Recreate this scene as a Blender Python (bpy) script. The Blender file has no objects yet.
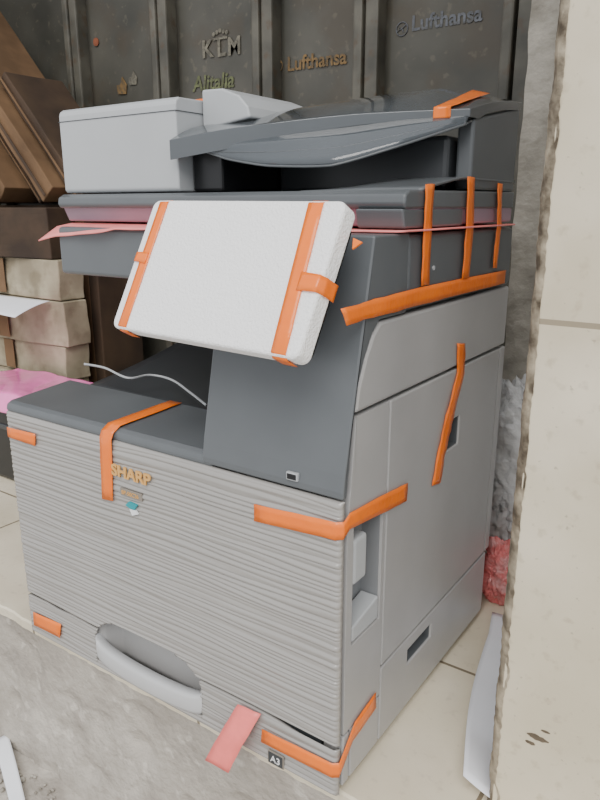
import bpy, bmesh, math, random
from mathutils import Vector, Matrix, noise
random.seed(4)
COL = bpy.context.scene.collection

# ---------------- camera ----------------
YAW = math.radians(34.7); PIT = math.radians(15.7); FPX = 690.0
CAM = Vector((0.365, -0.604, 0.725))
R = Vector((math.cos(YAW), math.sin(YAW), 0))
F = Vector((-math.sin(YAW)*math.cos(PIT), math.cos(YAW)*math.cos(PIT), -math.sin(PIT)))
U = R.cross(F)
cd = bpy.data.cameras.new('camera'); co = bpy.data.objects.new('camera', cd); COL.objects.link(co)
cd.sensor_width = 36; cd.sensor_fit = 'AUTO'; cd.lens = FPX/800*36; cd.clip_start = 0.02
co.matrix_world = Matrix(((R.x, U.x, -F.x, CAM.x), (R.y, U.y, -F.y, CAM.y), (R.z, U.z, -F.z, CAM.z), (0,0,0,1)))
bpy.context.scene.camera = co

def ray(px, py): return F + R*((px-300)/FPX) + U*((400-py)/FPX)
def onp(px, py, p0, n):
    d = ray(px, py); n = Vector(n); return CAM + d*((Vector(p0)-CAM).dot(n)/d.dot(n))
def onx(px, py, x=0): return onp(px, py, (x,0,0), (1,0,0))
def ony(px, py, y=0): return onp(px, py, (0,y,0), (0,1,0))
def onz(px, py, z=0): return onp(px, py, (0,0,z), (0,0,1))

# ---------------- materials ----------------
def lin(c):
    return tuple(((v/255)/12.92 if v/255 <= .04045 else ((v/255+.055)/1.055)**2.4) for v in c)
def mat(name, rgb, rough=.5, var=.06, scale=12, bump=0, bscale=60, spec=.5, metal=0, rgb2=None, stretch=(1,1,1), alpha=1, trans=0, coat=0, detail=4, lo=.35, hi=.65, bdist=.004):
    m = bpy.data.materials.new(name); m.use_nodes = True; N = m.node_tree.nodes; L = m.node_tree.links
    b = N['Principled BSDF']; c = lin(rgb)
    mp = N.new('ShaderNodeMapping'); mp.inputs['Scale'].default_value = stretch
    geo = N.new('ShaderNodeNewGeometry')
    L.new(geo.outputs['Position'], mp.inputs['Vector'])
    nz = N.new('ShaderNodeTexNoise'); nz.inputs['Scale'].default_value = scale; nz.inputs['Detail'].default_value = detail
    L.new(mp.outputs['Vector'], nz.inputs['Vector'])
    rp = N.new('ShaderNodeValToRGB'); L.new(nz.outputs['Fac'], rp.inputs['Fac'])
    c2 = lin(rgb2) if rgb2 else tuple(min(1, v*(1+var)) for v in c)
    c1 = c if rgb2 else tuple(v*(1-var) for v in c)
    rp.color_ramp.elements[0].color = (*c1, 1); rp.color_ramp.elements[1].color = (*c2, 1)
    rp.color_ramp.elements[0].position = lo; rp.color_ramp.elements[1].position = hi
    L.new(rp.outputs['Color'], b.inputs['Base Color'])
    b.inputs['Roughness'].default_value = rough; b.inputs['Metallic'].default_value = metal
    b.inputs['Specular IOR Level'].default_value = spec
    b.inputs['Alpha'].default_value = alpha; b.inputs['Transmission Weight'].default_value = trans
    b.inputs['Coat Weight'].default_value = coat
    if bump:
        n2 = N.new('ShaderNodeTexNoise'); n2.inputs['Scale'].default_value = bscale; n2.inputs['Detail'].default_value = 5
        L.new(mp.outputs['Vector'], n2.inputs['Vector'])
        bp = N.new('ShaderNodeBump'); bp.inputs['Strength'].default_value = bump; bp.inputs['Distance'].default_value = bdist
        L.new(n2.outputs['Fac'], bp.inputs['Height']); L.new(bp.outputs['Normal'], b.inputs['Normal'])
    return m
def dirty(m, layers):
    """mix noise-masked stains into a material's base colour"""
    N = m.node_tree.nodes; L = m.node_tree.links; b = N['Principled BSDF']
    geo = [n for n in N if n.type == 'NEW_GEOMETRY'][0]; prev = b.inputs['Base Color'].links[0].from_socket
    for sc, lo, hi, k, col in layers:
        n3 = N.new('ShaderNodeTexNoise'); n3.inputs['Scale'].default_value = sc; n3.inputs['Detail'].default_value = 9
        L.new(geo.outputs['Position'], n3.inputs['Vector'])
        r3 = N.new('ShaderNodeValToRGB'); r3.color_ramp.elements[0].position = lo; r3.color_ramp.elements[1].position = hi
        L.new(n3.outputs['Fac'], r3.inputs['Fac'])
        m3 = N.new('ShaderNodeMath'); m3.operation = 'MULTIPLY'; m3.inputs[1].default_value = k; L.new(r3.outputs['Color'], m3.inputs[0])
        m2 = N.new('ShaderNodeMix'); m2.data_type = 'RGBA'; L.new(m3.outputs[0], m2.inputs[0]); L.new(prev, m2.inputs[6]); m2.inputs[7].default_value = (*lin(col), 1)
        prev = m2.outputs[2]
    L.new(prev, b.inputs['Base Color'])
    return m
def tilemat(name, rgb, rgb2, w, h, off, axes, mort=(120,110,95), rough=.35, msize=.006, offset=0, dirt=.35):
    m = mat(name, rgb, rough, rgb2=rgb2, scale=5, bump=.12, bscale=30, detail=8)
    dirty(m, ((55, .58, .70, dirt, (150,134,108)), (4, .48, .72, dirt*1.6, (176,160,130)), (140, .68, .74, dirt*1.2, (120,106,86))))
    N = m.node_tree.nodes; L = m.node_tree.links; b = N['Principled BSDF']
    geo = [n for n in N if n.type == 'NEW_GEOMETRY'][0]; prev = b.inputs['Base Color'].links[0].from_socket
    sp = N.new('ShaderNodeSeparateXYZ'); L.new(geo.outputs['Position'], sp.inputs[0])
    cb = N.new('ShaderNodeCombineXYZ'); L.new(sp.outputs[axes[0]], cb.inputs[0]); L.new(sp.outputs[axes[1]], cb.inputs[1])
    mp = N.new('ShaderNodeMapping'); mp.inputs['Location'].default_value = (off[0], off[1], 0); L.new(cb.outputs[0], mp.inputs['Vector'])
    br = N.new('ShaderNodeTexBrick'); br.offset = offset; br.squash = 1
    br.inputs['Scale'].default_value = 1; br.inputs['Brick Width'].default_value = w; br.inputs['Row Height'].default_value = h
    br.inputs['Mortar Size'].default_value = msize/2; br.inputs['Mortar Smooth'].default_value = .1
    L.new(mp.outputs[0], br.inputs['Vector'])
    mx = N.new('ShaderNodeMix'); mx.data_type = 'RGBA'
    L.new(br.outputs['Fac'], mx.inputs[0]); L.new(prev, mx.inputs[6]); mx.inputs[7].default_value = (*lin(mort), 1)
    L.new(mx.outputs[2], b.inputs['Base Color'])
    return m
M = {}
M['grey'] = mat('body_grey_plastic', (168,167,166), .28, .03, bump=.04, bscale=900)
M['ribgrey'] = mat('ribbed_grey_plastic', (164,161,157), .24, .03, 6, metal=.15)
M['adf'] = mat('feeder_grey_plastic', (178,181,183), .36, .02, bump=.04, bscale=900)
M['pull'] = mat('silver_grey_plastic', (192,193,194), .3, .02)
M['slate'] = mat('slate_plastic', (95,99,102), .28, .04, bump=.05, bscale=900)
M['slate2'] = mat('dark_slate_plastic', (58,61,64), .35, .05)
M['lilac'] = mat('slate_edge_foam_reflection', (156,130,144), .2, .04)  # slate lid edge, reflection of the pink foam painted into the colour
M['black'] = mat('black_plastic', (20,21,23), .3, .1)
M['gloss'] = mat('smoked_glossy_plastic', (80,85,89), .09, .05, coat=.8)
M['orange'] = mat('orange_tape', (255,122,26), .28, .06, 30, bump=.3, bscale=70)
M['foam'] = mat('white_foam', (255,255,255), .8, .01, 250, bump=.6, bscale=330)
M['coral'] = mat('coral_film', (248,124,118), .4, .06, 40)
M['pinkfoam'] = mat('pink_foam_sheet', (248,146,142), .6, .05, 40)
M['magenta'] = mat('pink_plastic', (250,128,194), .16, .08, 20, bump=.3, bscale=30, coat=.3)
M['gold'] = mat('gold_print', (224,172,100), .35, .02, metal=.1)
M['white'] = mat('white_print', (235,236,238), .5, .02)
M['pale'] = mat('pale_sticker', (138,130,120), .5, .02)
M['teal'] = mat('teal_print', (20,150,160), .4, .05)
M['paper'] = mat('white_paper', (242,244,250), .7, .02)
M['conc'] = dirty(mat('rough_concrete', (158,151,142), .92, rgb2=(190,184,174), scale=14, bump=.8, bscale=90, detail=12, bdist=.006, lo=.3, hi=.7), ((3.5, .50, .66, .35, (136,127,115)), (30, .60, .66, .5, (208,202,192))))
M['concgrey'] = dirty(mat('grey_cement', (150,145,134), .95, rgb2=(190,184,172), scale=14, bump=.8, bscale=60, detail=9, bdist=.005), ((5, .5, .65, .3, (124,116,104)),))
M['ground'] = mat('dusty_concrete_ground', (162,155,146), .95, rgb2=(196,190,180), scale=16, bump=.8, bscale=90, detail=11, bdist=.005)
M['floor'] = tilemat('beige_floor_tiles', (218,207,183), (234,225,203), .4, .4, (.25,.065), (0,1), mort=(130,118,98), dirt=.2)
M['pillar'] = tilemat('beige_wall_tiles', (206,195,170), (226,216,193), 3, .6, (1,-.015), (0,2), mort=(150,138,116), dirt=.32)
M['chip'] = mat('weathered_tile_edge', (86,76,62), .95, rgb2=(180,168,146), scale=40, bump=1, bscale=80, detail=10)
M['stain'] = mat('dark_stain', (104,92,76), .9, .25, 60)
M['wall'] = mat('dim_plaster', (60,52,44), .95, rgb2=(80,70,58), scale=4, bump=.3)
M['door'] = dirty(mat('painted_metal', (60,60,54), .5, rgb2=(86,84,76), scale=4, bump=.3, bscale=16, detail=10), ((7, .52, .66, .5, (76,66,52)), (40, .60, .68, .4, (110,104,90))))
M['doorf'] = dirty(mat('painted_metal_frame', (70,69,62), .5, rgb2=(102,99,89), scale=9, bump=.3, bscale=20, detail=9), ((30, .56, .66, .5, (84,66,48)),))
M['card'] = mat('brown_cardboard', (88,66,44), .85, rgb2=(122,94,66), scale=6, bump=.3, bscale=12)
M['carddark'] = mat('dark_cardboard', (50,38,28), .85, rgb2=(78,60,44), scale=6, bump=.3, bscale=12)
M['cardbeige'] = dirty(mat('beige_cardboard', (140,129,108), .85, rgb2=(178,167,143), scale=9, bump=.4, bscale=14, detail=8), ((12, .52, .66, .5, (104,90,68)),))
M['stone'] = mat('pebble', (120,112,100), .9, rgb2=(200,196,186), scale=25)
M['red'] = dirty(mat('red_plastic', (246,136,134), .2, .12, 20, bump=.6, bscale=50, alpha=.72), ((26, .5, .62, .6, (246,206,204)),))
M['bag'] = mat('clear_plastic', (255,255,255), .08, .01, alpha=.66, bump=1, bscale=34, bdist=.016)
M['wing'] = mat('clear_smoky_plastic', (84,90,95), .06, .03, alpha=.85, coat=.8)

# ---------------- mesh helpers ----------------
WPOS = {}
def obj(name, bm, m, parent=None, bevel=0, seg=2, smooth=False, solid=0, label=None, keepn=False):
    if not solid and not keepn: bmesh.ops.recalc_face_normals(bm, faces=bm.faces)
    if smooth:
        for f in bm.faces: f.smooth = True
    vs = [v.co for v in bm.verts]
    lo = Vector((min(v[i] for v in vs) for i in range(3))); hi = Vector((max(v[i] for v in vs) for i in range(3)))
    c = (lo+hi)/2
    if parent is None: c.z = lo.z
    for v in bm.verts: v.co -= c
    me = bpy.data.meshes.new(name); bm.to_mesh(me); bm.free(); me.materials.append(m)
    o = bpy.data.objects.new(name, me); COL.objects.link(o); WPOS[o.name] = c.copy()
    if parent: o.parent = parent; o.location = c - WPOS[parent.name]
    else: o.location = c
    if solid:
        s = o.modifiers.new('solid', 'SOLIDIFY'); s.thickness = solid; s.offset = 0
    if bevel:
        b = o.modifiers.new('bevel', 'BEVEL'); b.width = bevel; b.segments = seg; b.limit_method = 'ANGLE'; b.angle_limit = math.radians(35)
    if label: o['label'] = label
    return o
def thing(name, loc, label, cat, group=None):
    o = bpy.data.objects.new(name, None); COL.objects.link(o); o.location = loc; o.empty_display_size = .05
    WPOS[o.name] = Vector(loc); return tag(o, label, cat, group)
def tag(o, label, cat, group=None, kind=None):
    o['label'] = label; o['category'] = cat
    if group: o['group'] = group
    if kind: o['kind'] = kind
    return o
def struct(name, bm, m, label, cat, **k):
    o = obj(name, bm, m, **k); return tag(o, label, cat, kind='structure')
def nb(): return bmesh.new()
def bx(bm, x0, x1, y0, y1, z0, z1, mtx=None):
    vs = [bm.verts.new((x, y, z)) for x in (x0, x1) for y in (y0, y1) for z in (z0, z1)]
    for f in ((0,1,3,2),(4,6,7,5),(0,4,5,1),(2,3,7,6),(0,2,6,4),(1,5,7,3)): bm.faces.new([vs[i] for i in f])
    if mtx: bmesh.ops.transform(bm, matrix=mtx, verts=vs)
    return bm
def prism(bm, prof, x0, x1, ax='x', mtx=None):
    def P(a, b, c):
        return {'x': (c, a, b), 'y': (a, c, b), 'z': (a, b, c)}[ax]
    A = [bm.verts.new(P(a, b, x0)) for a, b in prof]; B = [bm.verts.new(P(a, b, x1)) for a, b in prof]
    bm.faces.new(A); bm.faces.new(B[::-1]); n = len(prof)
    for i in range(n): bm.faces.new((A[i], B[i], B[(i+1) % n], A[(i+1) % n]))
    if mtx: bmesh.ops.transform(bm, matrix=mtx, verts=A+B)
    return bm
def rrect(x0, x1, y0, y1, r, n=5):
    pts = []
    for cx, cy, a0 in ((x1-r, y1-r, 0), (x0+r, y1-r, 90), (x0+r, y0+r, 180), (x1-r, y0+r, 270)):
        for i in range(n+1):
            a = math.radians(a0+90*i/n); pts.append((cx+r*math.cos(a), cy+r*math.sin(a)))
    return pts
def grid(bm, fn, nu, nv):
    V = [[bm.verts.new(fn(i/nu, j/nv)) for j in range(nv+1)] for i in range(nu+1)]
    for i in range(nu):
        for j in range(nv): bm.faces.new((V[i][j], V[i+1][j], V[i+1][j+1], V[i][j+1]))
    return bm
def tube(bm, pts, r, n=8):
    rings = []
    for i, p in enumerate(pts):
        d = (pts[min(i+1, len(pts)-1)]-pts[max(i-1, 0)]).normalized()
        a = d.orthogonal().normalized() if i == 0 else (rings[-1][1]-d*rings[-1][1].dot(d)).normalized()
        b = d.cross(a)
        rings.append(([bm.verts.new(p+a*(r*math.cos(2*math.pi*k/n))+b*(r*math.sin(2*math.pi*k/n))) for k in range(n)], a))
    for i in range(len(rings)-1):
        A, B = rings[i][0], rings[i+1][0]
        for k in range(n): bm.faces.new((A[k], A[(k+1) % n], B[(k+1) % n], B[k]))
    bm.faces.new(rings[0][0][::-1]); bm.faces.new(rings[-1][0])
    return bm
def ribbon(pairs, parent, name='orange_tape', m=None, sub=6, wob=.0006, th=.0003, label=None):
    """a strip of tape through pairs of 3D edge points, subdivided and very slightly wrinkled"""
    bm = nb(); rows = []
    for k in range(len(pairs)-1):
        a0, b0 = pairs[k]; a1, b1 = pairs[k+1]
        for s in range(sub if k < len(pairs)-2 else sub+1):
            t = s/sub; rows.append((a0.lerp(a1, t), b0.lerp(b1, t)))
    V = []
    for i, (a, b) in enumerate(rows):
        w = [a, a.lerp(b, .33), a.lerp(b, .67), b]
        V.append([bm.verts.new(p+Vector((noise.noise(p*60), noise.noise(p*60+Vector((9,3,1))), noise.noise(p*60+Vector((2,7,5)))))*wob) for p in w])
    for i in range(len(V)-1):
        for j in range(3): bm.faces.new((V[i][j], V[i+1][j], V[i+1][j+1], V[i][j+1]))
    return obj(name, bm, m or M['orange'], parent, solid=th, smooth=True, label=label)
def text(body, size, mtx, m, parent, name='lettering', shear=0, off=0, sx=1, label=None, align='LEFT', ext=.0004):
    cu = bpy.data.curves.new('t', 'FONT'); cu.body = body; cu.size = size; cu.shear = shear; cu.offset = off; cu.extrude = ext; cu.align_x = align
    t = bpy.data.objects.new('t', cu); COL.objects.link(t); bpy.context.view_layer.update()
    me = bpy.data.meshes.new_from_object(t.evaluated_get(bpy.context.evaluated_depsgraph_get()))
    bpy.data.objects.remove(t)
    bm = nb(); bm.from_mesh(me); bpy.data.meshes.remove(me)
    bmesh.ops.transform(bm, matrix=mtx @ Matrix.Diagonal((sx,1,1,1)), verts=bm.verts)
    return obj(name, bm, m, parent, label=label)
def facey(p, rot=0):   # text standing in an XZ plane, read from -Y
    return Matrix.Translation(p) @ Matrix.Rotation(-rot, 4, 'Y') @ Matrix.Rotation(math.pi/2, 4, 'X')

# ================= SETTING =================
LX = -3.1
def lip_edge(x):
    c1 = max(0, noise.noise(Vector((x*9, 4, 7)))-.3)
    return .016+.003*noise.noise(Vector((x*14, 0, 7)))+.003*noise.noise(Vector((x*50, 0, 2)))+.014*c1
bm = nb(); N_ = 600
rows = []
for i in range(N_+1):
    x = LX+(2-LX)*i/N_; e = lip_edge(x)
    rows.append([bm.verts.new(q) for q in ((x, 1.3, -.02), (x, 1.3, 0), (x, e+.003, 0), (x, e, -.003), (x, e+.001, -.02))])
for i in range(N_):
    for j in range(5): bm.faces.new((rows[i][j], rows[i+1][j], rows[i+1][(j+1) % 5], rows[i][(j+1) % 5]))
bm.faces.new(rows[0]); bm.faces.new(rows[-1][::-1])
struct('floor', bm, M['floor'], 'beige tiled floor of the raised ledge', 'floor')
def riser(u, v):
    x = LX+(2-LX)*u; z = -.31+.285*v
    n1 = noise.noise(Vector((x*5, z*7, 0)))
    pit = -max(0, noise.noise(Vector((x*14, z*18, 12)))-.22)*.022
    return Vector((x, .032+.007*n1-pit+.003*noise.noise(Vector((x*16, z*22, 3)))+.0015*noise.noise(Vector((x*60, z*60, 3)))-.03*(1-v)**3, z))
bm = grid(nb(), riser, 800, 60)
bx(bm, LX, 2, .055, .2, -.31, -.0205)
struct('trim_1', bm, M['conc'], 'rough broken concrete riser below the tiled ledge', 'step', smooth=False)
def grd(u, v):
    x = LX+(2-LX)*u; y = -1.6+1.66*v
    return Vector((x, y, -.31+.006*noise.noise(Vector((x*6, y*6, 0)))+.0025*noise.noise(Vector((x*30, y*30, 0)))))
struct('ground', grid(nb(), grd, 300, 120), M['ground'], 'dusty grey concrete ground at the foot of the ledge', 'ground', smooth=True)
bm = nb()
for i in range(520):
    x = -1.4+1.3*random.random(); y = -.02-.24*random.random()**1.6; r = random.uniform(.0015, .0065)
    bmesh.ops.create_icosphere(bm, subdivisions=1, radius=r, matrix=Matrix.Translation((x, y, -.307+r*.3)) @ Matrix.Diagonal((1, random.uniform(.6,1.2), .6, 1)))
tag(obj('gravel', bm, M['stone'], smooth=True), 'loose small gravel scattered on the ground below the ledge', 'gravel', kind='stuff')
struct('wall_left', bx(nb(), LX-.1, LX, .03, 1.3, 0, 2.6), M['wall'], 'dim brown plaster wall on the left', 'wall')
struct('wall_back', bx(nb(), LX, 2, 1.2, 1.3, 0, 2.6), M['wall'], 'dark wall behind the metal doors', 'wall')
struct('shade_ceiling', bx(nb(), LX-.1, 2, .45, 1.3, 2.1, 2.2), M['wall'], 'unseen overhead slab added over the ledge to darken the back', 'shade_ceiling')  # out of view, added to block sky light from the back
# grey cement wall end behind the copier
def cem(u, v):
    x = -.075+.8*u; z = 2.1*v
    return Vector((x+(.005*noise.noise(Vector((0, z*14, 1))) if u < .02 else 0), .75+.003*noise.noise(Vector((x*25, z*25, 4))), z))
bm = grid(nb(), cem, 60, 160)
bx(bm, -.07, .72, .758, 1.2, 0, 2.1)
struct('wall_right', bm, M['concgrey'], 'rough grey cement wall end behind the copier', 'wall', smooth=False)
# tiled pillar with chipped edge
pl = thing('pillar', (.6, .15, 0), 'beige tiled pillar with a chipped weathered edge at the right', 'pillar'); pl['kind'] = 'structure'
obj('tile_facing', bx(nb(), .1705, 1.3, .090, .105, 0, 2.1), M['pillar'], pl, bevel=.0012)
obj('core', bx(nb(), .185, 1.3, .106, .2, 0, 2.1), M['concgrey'], pl)
def chip(u, v):
    z = 2.1*v; n1 = noise.noise(Vector((z*6, 0, 3))); n2 = noise.noise(Vector((z*28, 2, 3))); n3 = noise.noise(Vector((z*130, 5, 3)))
    bite = max(0, noise.noise(Vector((z*17, 8, 3)))-.2)*.012
    pr = [(.1735+.0014*n3+.0015*n2+bite, .0893), (.169+.001*n1+.001*n3+bite*.8, .0905), (.163+.0015*n1+.0015*n2+bite*.5, .097+.002*n2), (.1590+.0015*n1+.002*n2+.001*n3+bite*.3, .108), (.1605, .13), (.185, .2)]
    a = pr[round(u*5)]; return Vector((a[0], a[1], z))
obj('chipped_edge', grid(nb(), chip, 5, 900), M['chip'], pl, smooth=True)
for (px, py, s) in ((537, 738, .009), (530, 743, .005), (545, 732, .004)):
    p = ony(px, py, .0892)
    pr = [(p.x+s*(1+.45*noise.noise(Vector((math.cos(a)*1.5, math.sin(a)*1.5, px))))*math.cos(a)*1.2, p.z+s*.4*(1+.5*noise.noise(Vector((math.cos(a)*2, math.sin(a)*2, py))))*math.sin(a)) for a in [2*math.pi*k/28 for k in range(28)]]
    obj('stain', prism(nb(), pr, .0895, .0899, 'y'), M['stain'], pl)

# folding metal doors
DY = 1.05
ribs = [-2.6, -2.15, -1.66, -1.263, -.88, -.563, -.19, .15]
doors = []
names = ['far left', 'second', 'third', 'fourth', 'fifth', 'sixth', 'rightmost']
for i in range(len(ribs)-1):
    x0, x1 = ribs[i]+.004, ribs[i+1]-.004
    d = thing('door_%d' % (i+1), ((x0+x1)/2, DY, 0), names[i]+' dark grey metal door leaf in the row behind the copier', 'door'); d['kind'] = 'structure'
    bm = nb()
    bx(bm, x0, x0+.036, DY-.045, DY+.01, .02, 2.08); bx(bm, x1-.026, x1, DY-.045, DY+.01, .02, 2.08)
    bx(bm, x0+.036, x1-.026, DY-.03, DY+.01, 1.98, 2.08); bx(bm, x0+.036, x1-.026, DY-.03, DY+.01, .02, .12)
    obj('door_frame', bm, M['doorf'], d, bevel=.005)
    def dp(u, v, x0=x0, x1=x1):
        x = x0+.034+(x1-x0-.058)*u; z = .1+1.9*v
        return Vector((x, DY+.002*noise.noise(Vector((x*5, 1, z*3)))-.001, z))
    obj('door_panel', grid(nb(), dp, 16, 60), M['door'], d, smooth=True, solid=.003)
    doors.append(d)
doors = doors[1:]
wear = ((90, .48, .62, .65, (74,72,64)),)
M['tklm'] = dirty(mat('faded_pale_print', (112,108,95), .7, .3, 60), wear)
M['tal'] = dirty(mat('faded_green_print', (100,106,72), .7, .3, 60), wear)
M['tor'] = dirty(mat('faded_ochre_print', (116,92,56), .7, .3, 60), wear)
M['tbl'] = dirty(mat('faded_slate_print', (97,100,106), .7, .25, 60), wear)
M['tred'] = mat('faded_orange_print', (140,80,54), .7, .2, 60)
TY = DY-.0052
def dtext(body, px, py, m, d, size, shear=0, off=.0006):
    return text(body, size, facey(ony(px, py, TY)), m, d, shear=shear, off=off, ext=.0002)
dtext('K', 202, 58, M['tklm'], doors[2], .064, off=.0018)
dtext('L', 217, 56.4, M['tklm'], doors[2], .064, off=.0018)
dtext('M', 227.5, 55.2, M['tklm'], doors[2], .064, off=.0018)
dtext('Alitalia', 193, 91.5, M['tal'], doors[2], .058, shear=.15, off=.0012)
dtext('Lufthansa', 287, 71, M['tor'], doors[3], .049, off=.001)
dtext('Lufthansa', 411, 31, M['tbl'], doors[4], .046, off=.001)
def ring_logo(px, py, m, d):
    p = ony(px, py, TY); bm = nb()
    pts = [p+Vector((.015*math.cos(a), 0, .015*math.sin(a))) for a in [2*math.pi*k/24 for k in range(25)]]
    tube(bm, pts, .0014, 6)
    tube(bm, [p+Vector((-.012, 0, -.004)), p+Vector((0, 0, .001)), p+Vector((.010, 0, .008))], .0016, 6)
    tube(bm, [p+Vector((-.008, 0, .005)), p+Vector((0, 0, .001)), p+Vector((.004, 0, -.007))], .0014, 6)
    obj('ring_emblem', bm, m, d)
ring_logo(278, 66, M['tor'], doors[3]); ring_logo(402, 29, M['tbl'], doors[4])
p = ony(220, 36, TY); bm = nb()
for k in range(5):
    bmesh.ops.create_icosphere(bm, subdivisions=2, radius=.006, matrix=Matrix.Translation(p+Vector(((k-2)*.012, 0, .007*(1-abs(k-2)/2)+.007))) @ Matrix.Diagonal((1, .1, 1, 1)))
bx(bm, p.x-.026, p.x+.026, TY-.0006, TY+.0006, p.z-.009, p.z-.003)
obj('crown_emblem', bm, M['tklm'], doors[2])
for (px, py, s) in ((122, 87, 1), (133, 79, .8)):
    p = ony(px, py, TY); bm = nb()
    prism(bm, [(p.x-.02*s, p.z-.02*s), (p.x+.018*s, p.z-.022*s), (p.x+.024*s, p.z+.004*s), (p.x+.004*s, p.z+.03*s), (p.x-.006*s, p.z+.008*s), (p.x-.024*s, p.z+.006*s)], TY-.001, TY+.001, 'y')
    obj('faded_decal', bm, M['tor'] if s == 1 else M['tklm'], doors[1])
p = ony(96, 42, TY); bm = nb(); prism(bm, rrect(p.x-.012, p.x+.012, p.z-.012, p.z+.012, .01), TY-.001, TY+.001, 'y'); obj('faded_decal', bm, M['tred'], doors[1])

# ================= COPIER =================
W = .613; WL = .629
cp = thing('office_copier', (-W/2, .26, 0), 'large grey office copier with ribbed front, slate scanner and orange transit tape', 'copier')
# core
bm = nb(); CX = -.027
bx(bm, -WL+.004, CX, .006, .515, .115, .404)
bx(bm, -WL+.004, CX, .06, .515, .014, .115)
bx(bm, -WL+.004, -.458, .006, .06, .014, .115); bx(bm, -.212, CX, .006, .06, .014, .115)
obj('body', bm, M['slate2'], cp)
for (x, y) in ((-.57, .08), (-.05, .08), (-.57, .46), (-.05, .46)):
    obj('foot', prism(nb(), rrect(x-.02, x+.02, y-.02, y+.02, .019), 0, .014, 'z'), M['black'], cp)
# ribbed panels
def ridge(x, z):
    t = z/.0074+.85*noise.noise(Vector((x*2.2, z*30, 0)))+.55*noise.noise(Vector((x*6, z*85, 5)))
    return (abs(math.sin(math.pi*t)))**.6*max(0.15, min(1.1, .78+.8*noise.noise(Vector((x*4, z*120, 9)))))
def inrecess(x, z):
    cx = -.336; hw = .114; u = (x-cx)/hw
    if abs(u) > 1 or z < .016: return False
    return z < .106-.034*abs(u)**5 - .06*max(0, abs(u)-.92)
def ribbed(name, z0, z1, parent, x0=-WL, x1=0.004, label=None):
    bm = nb(); nx = 220; nz = int((z1-z0)/.0009)
    V = {}
    for i in range(nx+1):
        x = x0+(x1-x0)*i/nx
        for j in range(nz+1):
            z = z0+(z1-z0)*j/nz
            e = min(x1-x, x-x0, z1-z if name == 'front_door' else 1, (z-z0)*2)
            r = .005; round_ = (r-math.sqrt(max(0, r*r-(r-min(e, r))**2)))
            V[i, j] = (x, -.0031*ridge(x, z)*min(1, e/.008+.15)+round_, z)
    vv = {}
    def g(k):
        if k not in vv: vv[k] = bm.verts.new(V[k])
        return vv[k]
    for i in range(nx):
        for j in range(nz):
            cx = x0+(x1-x0)*(i+.5)/nx; cz = z0+(z1-z0)*(j+.5)/nz
            if inrecess(cx, cz): continue
            bm.faces.new((g((i, j)), g((i+1, j)), g((i+1, j+1)), g((i, j+1))))
    bm.normal_update()
    if sum(f.normal.y for f in bm.faces) > 0: bmesh.ops.reverse_faces(bm, faces=bm.faces)
    o = obj(name, bm, M['ribgrey'], parent, smooth=True, label=label, keepn=True)
    s = o.modifiers.new('solid', 'SOLIDIFY'); s.thickness = .005; s.offset = -1
    return o
ribbed('front_door', .081, .409, cp, label='ribbed grey front door')
dr = ribbed('paper_drawer', .006, .076, cp, label='ribbed paper drawer front with moulded handle')
# handle: squared U pull in front of a shallow pocket
def lip(u, v):
    x = -.4495+.228*u; b = math.sin(math.pi*u)**.28
    prof = [(.022, .010), (.002, .009), (-.003*b-.001, .011), (-.004*b-.002, .016), (-.004*b-.002, .036), (-.003*b-.001, .041), (.003, .042), (.012, .040), (.017, .033), (.022, .020), (.022, .010)]
    y, z = prof[min(10, round(v*10))]
    return Vector((x, y, z+.024*(1-b)))
hd = obj('drawer_handle', grid(nb(), lip, 90, 10), M['pull'], dr, smooth=True, label='smooth pale grey squared drawer pull')
def rec(u, v):
    x = -.4515+.231*u; z = .010+.100*v; s = min(1, math.sin(math.pi*u)*4)**.7
    return Vector((x, .004+.034*s, z))
obj('handle_recess', grid(nb(), rec, 40, 8), M['grey'], dr, smooth=True, solid=.0015)
bm = nb(); bx(bm, -.4495, -.2215, .004, .036, .006, .010); obj('pocket_floor', bm, M['grey'], dr)
p = ony(268, 767, -.004)
lb = obj('size_label', bx(nb(), p.x, p.x+.026, -.0044, -.002, .008, .028), M['pale'], dr, bevel=.0008)
obj('label_face', bx(nb(), p.x+.0015, p.x+.0245, -.0048, -.0043, .0095, .0265), M['slate2'], lb)
text('A3', .014, facey(Vector((p.x+.005, -.0052, .013))), M['white'], dr, label='white A3 lettering')
# brand lettering, sticker and emblem on front door
p = ony(112, 474, -.0048)
text('SHARP', .0235, facey(p), M['gold'], cp, off=.0007, sx=1.12, label='gold maker lettering', ext=.0010)
p = ony(120, 488, -.004)
st = obj('model_badge', bx(nb(), p.x, p.x+.044, -.0042, -.002, p.z-.010, p.z+.001), M['pale'], cp, bevel=.0005)
text('BP-50C26', .0085, facey(Vector((p.x+.003, -.0045, p.z-.0075))), M['gold'], cp)
p = ony(132, 509, -.004); bm = nb()
prism(bm, [(p.x-.013, p.z+.003), (p.x-.005, p.z+.010), (p.x+.012, p.z+.009), (p.x+.005, p.z+.000), (p.x-.005, p.z+.000)], -.0046, -.002, 'y')
obj('leaf_emblem', bm, M['teal'], cp)
bm = nb(); prism(bm, [(p.x-.005, p.z-.001), (p.x+.007, p.z-.0005), (p.x+.012, p.z-.005), (p.x, p.z-.010)], -.0046, -.002, 'y'); obj('leaf_emblem', bm, M['white'], cp)

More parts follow.
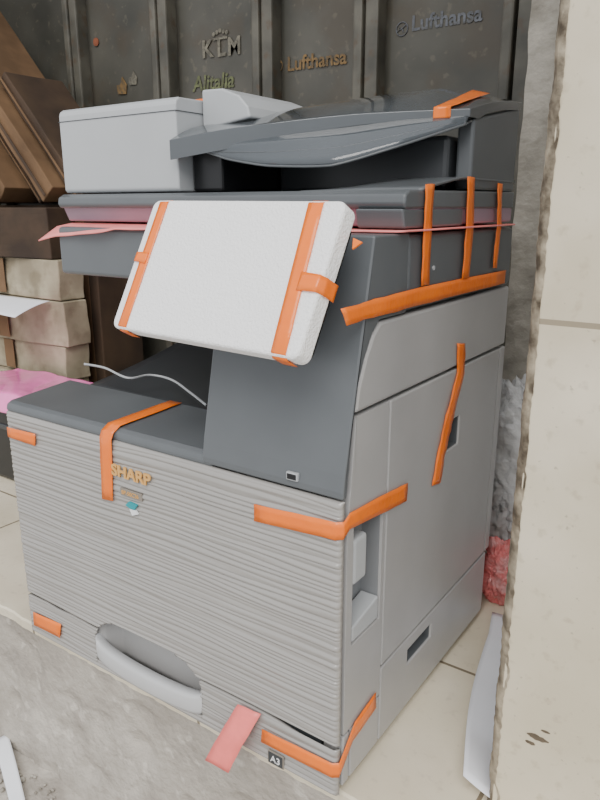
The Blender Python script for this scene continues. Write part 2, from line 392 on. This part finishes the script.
# deck and output tray
bm = nb()
prism(bm, [(.001, .411), (.003, .420), (.012, .4245), (.125, .434), (.15, .420), (.15, .405), (.006, .405)], -WL, -.19)
obj('top_deck', bm, M['slate'], cp, bevel=.003, label='slate front deck below the output tray')
def otr(u, v):
    x = -.615+.425*u; y = .15+.3*v
    return Vector((x, y, .418+.06*v*(1-u)**1.4-.006*math.sin(math.pi*v)))
bm = grid(nb(), otr, 20, 16); obj('output_tray', bm, M['slate2'], cp, solid=.004, smooth=True)
obj('tray_back_wall', bx(nb(), -.5, -.19, .43, .51, .404, .62), M['black'], cp, bevel=.006)
obj('tray_side_wall', bx(nb(), -.19, -.17, .12, .43, .404, .62), M['black'], cp)
def smoothpts(P, k=6):
    out = []
    for i in range(len(P)-1):
        p0 = P[max(i-1, 0)]; p1 = P[i]; p2 = P[i+1]; p3 = P[min(i+2, len(P)-1)]
        for s in range(k):
            t = s/k
            out.append(.5*((2*p1)+(p2-p0)*t+(2*p0-5*p1+4*p2-p3)*t*t+(3*p1-p0-3*p2+p3)*t**3))
    return out+[P[-1]]
pts = [onz(*q) for q in ((84, 364, .47), (105, 368, .463), (128, 378, .455), (150, 375, .452), (172, 380, .446), (192, 394, .442), (206, 405, .440))]
obj('paper_guide', tube(nb(), smoothpts(pts), .002), M['adf'], cp, smooth=True, label='thin curved pale guide wire in output tray')
# right pod, slanted
S0 = (0.0, .424); S1 = (.057, .698)
PRF = [(.001, .411), (.001, .420), (.004, .440), (.057, .695), (.14, .695), (.14, .603), (.074, .603), (.058, .590), (.042, .565), (.028, .535), (.022, .507), (.0095, .411)]
obj('control_column', prism(nb(), PRF, -.205, .004), M['slate'], cp, bevel=.0025, seg=3, label='slanted slate column at the right front')
obj('column_core', prism(nb(), [(.012, .405), (.024, .506), (.072, .6025), (.14, .6025), (.14, .405)], -.2045, -.028), M['slate'], cp)
pn = Vector((0, -(S1[1]-S0[1]), (S1[0]-S0[0]))).normalized()
pp = onp(293, 476, (0, .001, .425), pn)
us = obj('usb_port', bx(nb(), pp.x-.008, pp.x+.008, pp.y-.003, pp.y+.002, pp.z-.005, pp.z+.005), M['adf'], cp, bevel=.001)
obj('socket', bx(nb(), pp.x-.0062, pp.x+.0062, pp.y-.0036, pp.y-.0028, pp.z-.0032, pp.z+.0032), M['black'], us)

# side covers (thick, so the hand slots are real recesses)
def side(name, prof, m=None, x0=-.026, x1=.004, label=None, bev=.0022):
    return obj(name, prism(nb(), prof, x0, x1), m or M['grey'], cp, bevel=bev, label=label)
side('upper_side_cover', [(.024, .506), (.030, .534), (.044, .565), (.060, .589), (.076, .601), (.512, .601), (.512, .506)], label='smooth grey upper side cover', bev=.004)
side('rear_side_cover', [(.4925, .134), (.4925, .502), (.515, .502), (.515, .134)])
def ringed(name, y0, y1, z0, z1, hy0, hy1, hz0, hz1, label, ytop=None):
    bm = nb(); ys = [y0, hy0, hy1, y1]; zs = [z0, hz0, hz1, z1]
    G = {}
    for X_, k in ((-.026, 0), (.004, 1)):
        for i in range(4):
            for j in range(4): G[k, i, j] = bm.verts.new((X_, ytop if (ytop and i == 0 and j == 3) else ys[i], zs[j]))
    for i in range(3):
        for j in range(3):
            if i == 1 and j == 1: continue
            for k in (0, 1): bm.faces.new((G[k, i, j], G[k, i+1, j], G[k, i+1, j+1], G[k, i, j+1]))
    for i in range(3):
        for j in (0, 3): bm.faces.new((G[0, i, j], G[0, i+1, j], G[1, i+1, j], G[1, i, j]))
        for j in (0, 3): bm.faces.new((G[0, j, i], G[0, j, i+1], G[1, j, i+1], G[1, j, i]))
    for a, b in (((1,1),(2,1)), ((2,1),(2,2)), ((2,2),(1,2)), ((1,2),(1,1))):
        bm.faces.new((G[(0,)+a], G[(0,)+b], G[(1,)+b], G[(1,)+a]))
    return obj(name, bm, M['grey'], cp, bevel=.002, label=label)
def shade_liner(x0, x1, y0, y1, z0, z1, m, parent):   # open box added inside a recess, shade put into its darker colour
    bm = nb(); t = .001
    bx(bm, x0, x0+t, y0, y1, z0, z1); bx(bm, x0, x1, y0, y0+t, z0, z1); bx(bm, x0, x1, y1-t, y1, z0, z1)
    bx(bm, x0, x1, y0, y1, z0, z0+t); bx(bm, x0, x1, y0, y1, z1-t, z1)
    return obj('slot_shade', bm, m, parent)
c = onx(452, 434, .004)
sd_ = ringed('side_door', .108, .489, .134, .502, c.y-.026, c.y+.026, c.z-.022, c.z+.022, 'large smooth grey side door')
shade_liner(-.0255, .0012, c.y-.0258, c.y+.0258, c.z-.0218, c.z+.0218, M['slate'], sd_)
hc = ringed('front_side_cover', .012, .1045, .092, .502, .026, .097, .212, .372, 'narrow grey side cover with a hand slot', ytop=.0265)
M['slotg'] = mat('shaded_slot_grey', (128,130,132), .4, .03)  # body grey darkened, the hand slot's shade is in the colour
shade_liner(-.0255, .0005, .0262, .0968, .2122, .3718, M['slotg'], hc)
obj('grip', bx(nb(), -.024, .003, .030, .062, .290, .350), M['adf'], hc, bevel=.005, seg=3)
bm = nb(); prism(bm, [(.030, .214), (.030, .234), (.095, .246), (.095, .214)], -.023, .003); obj('slot_lip', bm, M['adf'], hc, bevel=.002)
bs = ringed('base_side_cover', .108, .50, .014, .130, .190, .270, .086, .110, 'grey base side cover with a recessed grip')
shade_liner(-.018, .0012, .1902, .2698, .0862, .1098, M['slate'], bs)
side('base_front_cover', [(.030, .014), (.030, .088), (.1055, .088), (.1055, .014)])
side('drawer_end_cover', [(.012, .014), (.012, .088), (.027, .088), (.027, .014)])

# scanner body
bm = nb(); bx(bm, -W, -.206, .118, .505, .618, .693); bx(bm, -.206, .003, .1405, .512, .604, .693)
obj('scanner_body', bm, M['slate'], cp, bevel=.006, seg=3, label='slate scanner body')
obj('pod_back', bx(nb(), -.19, -.028, .141, .512, .404, .604), M['slate'], cp)
# pink foam sheet
def fs(u, v):
    x = -.652+.662*u; y = .108+.389*v
    e = 1-min(1, v/.10); lf = max(0, 1-u/.28)
    z = .6975-.008*e*(1-u)-.014*e*lf**.6-.006*max(0, (.06-u)/.06)+.0015*noise.noise(Vector((x*18, y*8, 0)))*e
    return Vector((x, y-.008*noise.noise(Vector((x*9, 0, 2)))*e, z))
obj('foam_sheet', grid(nb(), fs, 80, 30), M['pinkfoam'], cp, solid=.002, smooth=True, label='thin pink foam sheet between scanner and lid')
# document lid
bm = nb(); prism(bm, [(.142, .7015), (.132, .724), (.5, .724), (.5, .7015)], -W, .002)
obj('lid_edge', bm, M['lilac'], cp, bevel=.003, label='glossy lower edge of lid, pink foam reflection painted in as lilac grey')
bm = nb(); prism(bm, [(.128, .722), (.124, .728), (.126, .738), (.136, .743), (.5, .746), (.5, .722)], -W-.002, .004)
prism(bm, [(.128, .7), (.122, .722), (.3, .722), (.3, .7)], -.06, .003)
obj('document_lid', bm, M['slate'], cp, bevel=.003, seg=3, label='slate document lid')
def blg(u, v):
    x = -.17+.174*u; y = .17+.33*v
    return Vector((x, y, .743+.017*min(1, v/.35)**.8*(min(1, u/.5)**.7)))
obj('lid_shoulder', grid(nb(), blg, 20, 20), M['slate'], cp, solid=.003, smooth=True, label='gently raised rear corner of the lid')
# feeder
fd = obj('feeder_cover', prism(nb(), [(.142, .745), (.138, .749), (.138, .860), (.140, .866), (.146, .870), (.40, .873), (.40, .745)], -W+.002, -.357), M['adf'], cp, bevel=.0025, seg=3, label='pale grey box shaped document feeder cover')
bm = nb(); bx(bm, -W+.001, -.356, .1372, .405, .8515, .8525); obj('cover_seam', bm, M['slate2'], fd)
bm = nb(); bx(bm, -.355, -.30, .165, .42, .745, .80); obj('feeder_inner', bm, M['black'], cp, bevel=.004)
bm = nb(); prism(bm, [(-.355, .830), (-.355, .884), (-.318, .883), (-.288, .872), (-.272, .856), (-.268, .842)], .19, .36, 'y'); obj('feeder_hood', bm, M['adf'], cp, bevel=.003, seg=3, label='small pale grey hood beside feeder cover')
obj('orange_latch', bx(nb(), -.40, -.375, .22, .24, .872, .878), M['orange'], cp, bevel=.001)
bm = nb(); bx(bm, -.30, -.024, .30, .498, .745, .815); obj('feeder_base', bm, M['slate2'], cp, bevel=.006)
bm = nb(); prism(bm, [(.318, .746), (.318, .835), (.498, .866), (.498, .746)], -.02, .003); obj('feeder_side', bm, M['slate'], cp, bevel=.004, label='slate side wall of the document feeder')
# document tray: smooth moulded slab with a thinner rounded front edge
def crv(P, t, lin_=0):
    n = len(P)-1; k = min(int(t*n), n-1); f = t*n-k
    p0 = Vector(P[max(k-1, 0)]); p1 = Vector(P[k]); p2 = Vector(P[k+1]); p3 = Vector(P[min(k+2, n)])
    s = .5*((2*p1)+(p2-p0)*f+(2*p0-5*p1+4*p2-p3)*f*f+(3*p1-p0-3*p2+p3)*f**3)
    return s.lerp(p1.lerp(p2, f), lin_)
FR = [(-.356, .122, .812), (-.27, .160, .826), (-.13, .228, .840), (.004, .300, .845)]
BK = [(-.356, .21, .840), (-.30, .34, .870), (-.22, .40, .886), (-.10, .44, .895), (.004, .50, .874)]
def tr(u, v):
    a = crv(FR, u, .2); b = crv(BK, u, .4); p = a.lerp(b, v)
    p.z += .005*math.sin(math.pi*v); return p
def trb(u, v):   # underside
    p = tr(u, v)
    th = .026*(1-u)**1.5+.010+.004*math.sin(math.pi*min(1, v/.3))
    th = min(th, .026)
    q = abs(((u*5) % 1)-.5)
    th += .002*max(0, math.cos(q*math.pi*4)) if .1 < v < .95 else 0
    p.z -= th; return p
bm = nb(); nu, nv = 120, 24
A = [[bm.verts.new(tr(i/nu, j/nv)) for j in range(nv+1)] for i in range(nu+1)]
B = [[bm.verts.new(trb(i/nu, j/nv)) for j in range(nv+1)] for i in range(nu+1)]
for i in range(nu):
    for j in range(nv):
        bm.faces.new((A[i][j], A[i+1][j], A[i+1][j+1], A[i][j+1])).smooth = True; bm.faces.new((B[i][j], B[i][j+1], B[i+1][j+1], B[i+1][j])).smooth = True
    bm.faces.new((A[i][0], B[i][0], B[i+1][0], A[i+1][0])); bm.faces.new((A[i][nv], A[i+1][nv], B[i+1][nv], B[i][nv]))
for j in range(nv):
    bm.faces.new((A[0][j], A[0][j+1], B[0][j+1], B[0][j])); bm.faces.new((A[nu][j], B[nu][j], B[nu][j+1], A[nu][j+1]))
dt = obj('document_tray', bm, M['gloss'], cp, bevel=.003, seg=3, label='glossy smoked slate document tray of the feeder')
# moulded smoked wing beneath the tray, smooth curved shell
WO = [(-.318, .150, .798), (-.278, .155, .786), (-.215, .160, .776), (-.125, .172, .774), (-.062, .222, .796), (.002, .294, .826)]
WI = [(-.318, .24, .806), (-.278, .26, .800), (-.215, .28, .798), (-.125, .29, .802), (-.062, .30, .814), (.002, .312, .832)]
WT = [(-.318, .148, .800), (-.278, .158, .806), (-.215, .185, .814), (-.125, .225, .824), (-.062, .262, .832), (.002, .300, .836)]
def wg(u, v):
    a = crv(WO, u, .45); b = crv(WI, u, .5); t_ = crv(WT, u, .5)
    return t_*(1-v)**2+(a*2-(t_+b)*.5*1.0)*2*v*(1-v)+b*v*v if False else (t_.lerp(a, v*2) if v < .5 else a.lerp(b, (v-.5)*2))
bmw = grid(nb(), wg, 60, 8)
obj('tray_wing', bmw, M['wing'], dt, solid=.002, smooth=True, label='glossy smoked plastic moulded tray wing')
bm = nb(); tube(bm, [crv(WO, k/60, .45) for k in range(61)], .0016); obj('wing_rim', bm, M['slate'], dt, smooth=True)
bm = nb(); tube(bm, [wg(.04+.92*k/40, .26)+Vector((0, -.0012, -.0004)) for k in range(41)], .0007, 6)
obj('wing_crease', bm, M['slate'], dt, smooth=True)

# control panel wrapped in foam
e1 = Vector((.998, -.039, .033)).normalized(); e2 = Vector((.0, -.461, -.887)); e2 = (e2-e1*e2.dot(e1)*.3).normalized()
e3 = e1.cross(-e2).normalized()   # outwards
TR = CAM+ray(347, 200)*.68
PW, PH = .287, .167
PM = Matrix(((e1.x, -e2.x, e3.x, TR.x), (e1.y, -e2.y, e3.y, TR.y), (e1.z, -e2.z, e3.z, TR.z), (0,0,0,1))) @ Matrix.Rotation(math.radians(-2.6), 4, 'Z')
cpn = obj('control_panel', prism(nb(), rrect(-PW+.012, -.006, -PH+.006, -.012, .010), -.034, -.0205, 'z', PM), M['black'], cp, bevel=.003, label='black tilting control panel wrapped in white foam')
fm = prism(nb(), rrect(-PW, 0, -PH, 0, .010, 6), -.024, 0, 'z', PM)
obj('foam_cover', fm, M['foam'], cpn, bevel=.004, seg=3, label='white foam block over the control panel')
obj('hinge_arm', prism(nb(), rrect(-.2, -.06, -.12, -.04, .01), -.085, -.034, 'z', PM), M['black'], cpn, bevel=.003)
def L(x, y, z=.0012): return PM @ Vector((x, y, z))
def ptape(xa, xb, w):
    pr = [(L(xa-w/2, .002, -.024), L(xa+w/2, .002, -.024)), (L(xa-w/2, .0015, -.005), L(xa+w/2, .0015, -.005)), (L(xa-w/2, -.004), L(xa+w/2, -.004)), (L(xb-w/2, -PH+.004), L(xb+w/2, -PH+.004)), (L(xb-w/2, -PH-.0015, -.005), L(xb+w/2, -PH-.0015, -.005)), (L(xb-w/2, -PH-.002, -.024), L(xb+w/2, -PH-.002, -.024))]
    ribbon(pr, cpn, 'orange_tape', wob=.0004)
ptape(-.266, -.266, .015); ptape(-.036, -.024, .019)
ribbon([(L(-.026, -.078, .0022), L(-.026, -.098, .0022)), (L(-.002, -.080, .0022), L(-.002, -.098, .0022)), (L(.002, -.080, -.006), L(.002, -.098, -.006)), (L(.002, -.080, -.026), L(.002, -.098, -.026))], cpn, wob=.0004)
ribbon([(L(-PW-.002, -.070, -.010), L(-PW-.002, -.082, -.010)), (L(-PW+.004, -.070, .0022), L(-PW+.004, -.082, .0022)), (L(-.262, -.070, .0022), L(-.262, -.084, .0022))], cpn, wob=.0004)
q = L(.0055, -.030, -.022); bm = nb()
prism(bm, [(0,0),(.012,-.004),(.003,-.012)], -.001, .001, 'z', Matrix.Translation(q) @ PM.to_3x3().to_4x4()); obj('warning_mark', bm, M['orange'], cpn)

# ---- orange tapes on the body ----
SX = .0065; FY = -.0048
def T(*pairs, **k): return ribbon(list(pairs), cp, **k)
def X(px, py): return onx(px, py, SX)
def Y(px, py): return ony(px, py, FY)
# deck + front vertical
xa = Y(99, 432).x; xb = Y(111, 436).x
T((Vector((xa+.012, .125, .4365)), Vector((xb+.012, .125, .4365))), (Vector((xa+.001, .012, .4275)), Vector((xb+.001, .012, .4275))), (Vector((xa, .0, .420)), Vector((xb, .0, .420))), (Vector((xa, FY, .410)), Vector((xb, FY, .410))), (Y(102, 499), Y(113, 501)), label='orange tape over the deck edge beside the lettering')
T((Y(7, 427), Y(8, 437)), (Y(35, 434), Y(35, 446)), label='short orange tape at the upper left of front door')
T((Y(33, 612), Y(34, 625)), (Y(61, 624), Y(60, 638)), label='short orange tape at the lower left of front')
# corner tape
ca = Y(338, 523).z; cb = Y(338, 541).z
T((Y(254, 504), Y(254, 521)), (Vector((-.002, FY, ca)), Vector((-.002, FY, cb))), (Vector((SX-.001, .001, ca)), Vector((SX-.001, .001, cb))), (X(350, 513), X(350, 529)), (X(385, 494), X(385, 512)), (X(408, 483), X(407, 501)), label='orange tape round the corner above the hand slot')
ca = .060; cb = .038
T((Y(262, 729), Y(261, 742)), (Vector((-.002, FY, ca)), Vector((-.002, FY, cb))), (Vector((SX-.001, .001, ca)), Vector((SX-.001, .001, cb))), (X(355, 722), X(353, 741)), (X(376, 692), X(376, 708)), label='orange tape round the bottom corner of the drawer')
T((X(341, 309), X(346, 326)), (X(375, 299), X(378, 316)), (X(430, 285), X(432, 302)), (X(506, 270), X(505, 283)), wob=.0012, label='long orange tape along the scanner side')
SX2 = .0075
def X2(px, py): return onx(px, py, SX2)
T((X2(426, 184), X2(435, 184)), (X2(424, 225), X2(432, 224)), (X2(421, 286), X2(429, 285)), wob=.001)
T((X2(468, 177), X2(475, 177)), (X2(466, 225), X2(474, 225)), (X2(462, 279), X2(469, 278)), wob=.001)
T((X2(498, 183), X2(503, 184)), (X2(497, 225), X2(501, 225)), (X2(493, 268), X2(497, 268)), wob=.001)
T((X(457, 343), X(465, 343)), (X(458, 372), X(465, 373)), (X(446, 415), X(453, 418)), (X(438, 455), X(445, 455)), (X(432, 486), X(441, 483)), wob=.002, label='wrinkled vertical orange tape on the side door')
up = Vector((0, 0, .003)); fw = Vector((0, -.002, 0))
T((trb(.88, 0)+fw, trb(.93, 0)+fw), (tr(.88, 0)+fw+up, tr(.93, 0)+fw+up), (tr(.88, .3)+up, tr(.93, .3)+up), (tr(.84, 1.0)+up*1.3, tr(.89, 1.0)+up*1.3), label='orange tape over the document tray')
t0, t1 = ony(238, 704, -.005), ony(261, 714, -.005); b0, b1 = ony(205, 760, -.035), ony(228, 773, -.035)
T((t0, t1), (t0.lerp(b0, .5)+Vector((0, -.004, 0)), t1.lerp(b1, .5)+Vector((0, -.004, 0))), (b0, b1), name='pull_tag', m=M['coral'], wob=.001, label='coral pink plastic tag hanging from drawer seam')
c = onx(434, 268, .004); obj('screw', prism(nb(), [(c.y+.003*math.cos(k), c.z+.003*math.sin(k)) for k in [i*math.pi/4 for i in range(8)]], .002, .0045), M['adf'], cp)

# ================= LEFT CLUTTER =================
bk = thing('equipment_case', (-1.2, .5, 0), 'black case on the floor under the pink plastic sheet', 'case')
obj('shell', bx(nb(), -1.5, -.85, .39, .58, .0, .225), M['black'], bk, bevel=.012, seg=3)
obj('rim', bx(nb(), -1.502, -.848, .386, .584, .15, .165), M['slate2'], bk, bevel=.003)
def pk(u, v):
    x = -1.52+.70*u; y = .365+.235*v
    z = .250+.014*noise.noise(Vector((x*5, y*5, 0)))+.014*abs(noise.noise(Vector((x*8+y*6, y*7, 0))))
    if v < .12: z -= .04*(1-v/.12)
    return Vector((x, y, z))
tag(obj('plastic_sheet', grid(nb(), pk, 160, 60), M['magenta'], solid=.0008, smooth=True), 'crumpled bright pink plastic sheet lying on the black case', 'plastic sheet')
zs = [(.0, .11, M['cardbeige'], -1.34), (.11, .225, M['cardbeige'], -1.33), (.225, .328, M['cardbeige'], -1.325), (.328, .461, M['cardbeige'], -1.31), (.462, .578, M['cardbeige'], -1.325), (.578, .722, M['carddark'], -1.35)]
labs = ['beige cardboard carton at the very bottom of the left stack', 'beige carton second from the bottom of the left stack', 'beige carton third from the bottom of the left stack', 'beige carton directly under the white paper sheet in the left stack', 'beige carton just above the white paper sheet', 'dark brown carton topmost in the left stack']
rot = [0, 3, -4, 4, -3, 6]
for i, ((z0, z1, m, xr), lb) in enumerate(zip(zs, labs)):
    t = thing('cardboard_box', (xr-.3, .70, z0), lb, 'box', 'cartons stacked left of the copier')
    mt = Matrix.Translation((xr, .63, 0)) @ Matrix.Rotation(math.radians(rot[i]*.5), 4, 'Z')
    bm = bx(nb(), -.62, 0, 0, .085, z0+.001, z1-.001)
    bmesh.ops.subdivide_edges(bm, edges=bm.edges[:], cuts=7, use_grid_fill=True)
    for v in bm.verts:
        k = Vector((v.co.x*9, v.co.z*14, i*3.1))
        v.co.y += .008*noise.noise(k); v.co.x += .006*noise.noise(k+Vector((5, 5, 5)))
    bmesh.ops.transform(bm, matrix=mt, verts=bm.verts)
    obj('carton', bm, m, t, bevel=.003)
    obj('packing_tape', bx(nb(), -.30, -.25, -.0116, -.0102, z0+.01, z1-.003, mt), M['card'], t)
t = thing('tall_carton', (-1.40, .87, 0), 'tall dark brown carton standing in the gap behind the left stack', 'box')
obj('carton', bx(nb(), -2.20, -1.32, .765, .93, .0, .728), M['carddark'], t, bevel=.004)
obj('packing_tape', bx(nb(), -1.40, -1.36, .7635, .765, .05, .726), M['card'], t)
def wp2(u, v):
    x = -1.72+.36*u; y = .505+.118*v
    return Vector((x, y, .4615-.030*(1-v)**1.6+.004*math.sin(x*11)*(1-v)))
tag(obj('paper_sheet', grid(nb(), wp2, 20, 8), M['paper'], solid=.0008, smooth=True), 'white paper sheet sticking out between the cartons at left', 'paper')
# leaning brown flat cartons above
ordn = ['first','second','third','fourth','fifth','sixth','seventh', 'eighth']
for i in range(8):
    ang = math.radians(48)
    thk = (.040, .060, .030, .062, .045, .060, .05, .06)[i]
    base = Vector((-1.30-.100*i, .80, .732+.003*(i % 2)))
    mt = Matrix.Translation(base) @ Matrix.Rotation(ang, 4, 'Y')
    yo = (.0, -.04, .02, -.055, .01, -.03, -.05, 0)[i]
    t = thing('flat_carton', base, ordn[i]+' leaning flat brown carton counting from the doors, above the stack', 'box', 'flat cartons leaning in the left corner')
    ln = (.46, .92, .60, 1.02, .80, .9, .95, .9)[i]
    bm = bx(nb(), -ln, 0, -.10+yo, .10, 0, thk)
    bmesh.ops.subdivide_edges(bm, edges=bm.edges[:], cuts=9, use_grid_fill=True)
    for v in bm.verts: v.co.z += .004*noise.noise(Vector((v.co.x*6, v.co.y*9, i*2.3))); v.co.y += .006*noise.noise(Vector((v.co.x*8, v.co.z*20, i*5.3)))
    bmesh.ops.transform(bm, matrix=mt, verts=bm.verts)
    obj('carton', bm, (M['carddark'], M['card'])[i % 2], t, bevel=.003)
    bm = nb(); bx(bm, -ln, 0, -.1085+yo, -.1065+yo, thk*.40, thk*.55, mt); obj('packing_tape', bm, M['card'] if i % 2 == 0 else M['carddark'], t)

# ================= RIGHT CLUTTER =================
def blob(c, rx, ry, rz, seed, amp=.35):
    bm = nb(); bmesh.ops.create_icosphere(bm, subdivisions=6, radius=1)
    for v in bm.verts:
        n = v.co.normalized(); k = 1+amp*noise.noise(n*1.6+Vector((seed, 0, 0)))-amp*.7*abs(noise.noise(n*3.5+Vector((0, seed, 0))))-amp*.6*abs(noise.noise(n*8+Vector((0, 0, seed))))-amp*.35*abs(noise.noise(n*18+Vector((0, 0, seed))))+.1
        p = Vector((n.x*rx, n.y*ry, n.z*rz))*k+Vector(c); p.z = max(p.z, .002); v.co = p
    return bm
tag(obj('plastic_bag', blob((.035, .668, .20), .14, .046, .215, 5, .40), M['bag'], smooth=True), 'crumpled clear plastic bag bulging behind the copier by the pillar', 'bag')
tag(obj('red_bag', blob((.02, .568, .060), .050, .032, .064, 8, .46), M['red'], smooth=True), 'crumpled red plastic bag on the floor behind the copier', 'bag')
# paper on tiled floor beside the pillar
def pf(u, v):
    y = .10+.42*v; xl = .116-.10*((y-.15)/.38)-.010*math.sin(math.pi*min(1, max(0, (v-.0)*1.2))); x = xl+.12*u
    return Vector((x, y, .004+.03*(1-u)**2*math.exp(-((v-.1)/.3)**2)+.003*noise.noise(Vector((x*9, y*9, 0)))))
tag(obj('paper_sheet', grid(nb(), pf, 16, 30), M['paper'], solid=.0008, smooth=True), 'long white paper sheet curling on the floor beside the pillar', 'paper')
def pg(u, v):
    p = onz(-6+18*v+14*u, 742+70*v*1.0-8*u, -.302)
    return Vector((p.x, p.y, -.300+.01*math.sin(3*v)*(u)))
tag(obj('paper_strip', grid(nb(), pg, 6, 16), M['paper'], solid=.0008, smooth=True), 'white paper strip on the ground in the bottom left corner', 'paper')

# ================= LIGHT =================
w = bpy.data.worlds.new('sky'); bpy.context.scene.world = w; w.use_nodes = True
w.node_tree.nodes['Background'].inputs[0].default_value = (.95, .97, 1, 1)
w.node_tree.nodes['Background'].inputs[1].default_value = 1.15
sd = bpy.data.lights.new('sun', 'SUN'); sd.energy = 2.5; sd.angle = math.radians(38); sd.color = (1, .97, .93)
so = bpy.data.objects.new('sun', sd); COL.objects.link(so)
so.rotation_euler = Vector((-.30, .62, -.72)).to_track_quat('-Z', 'Y').to_euler()
so.location = (1, -2, 3)
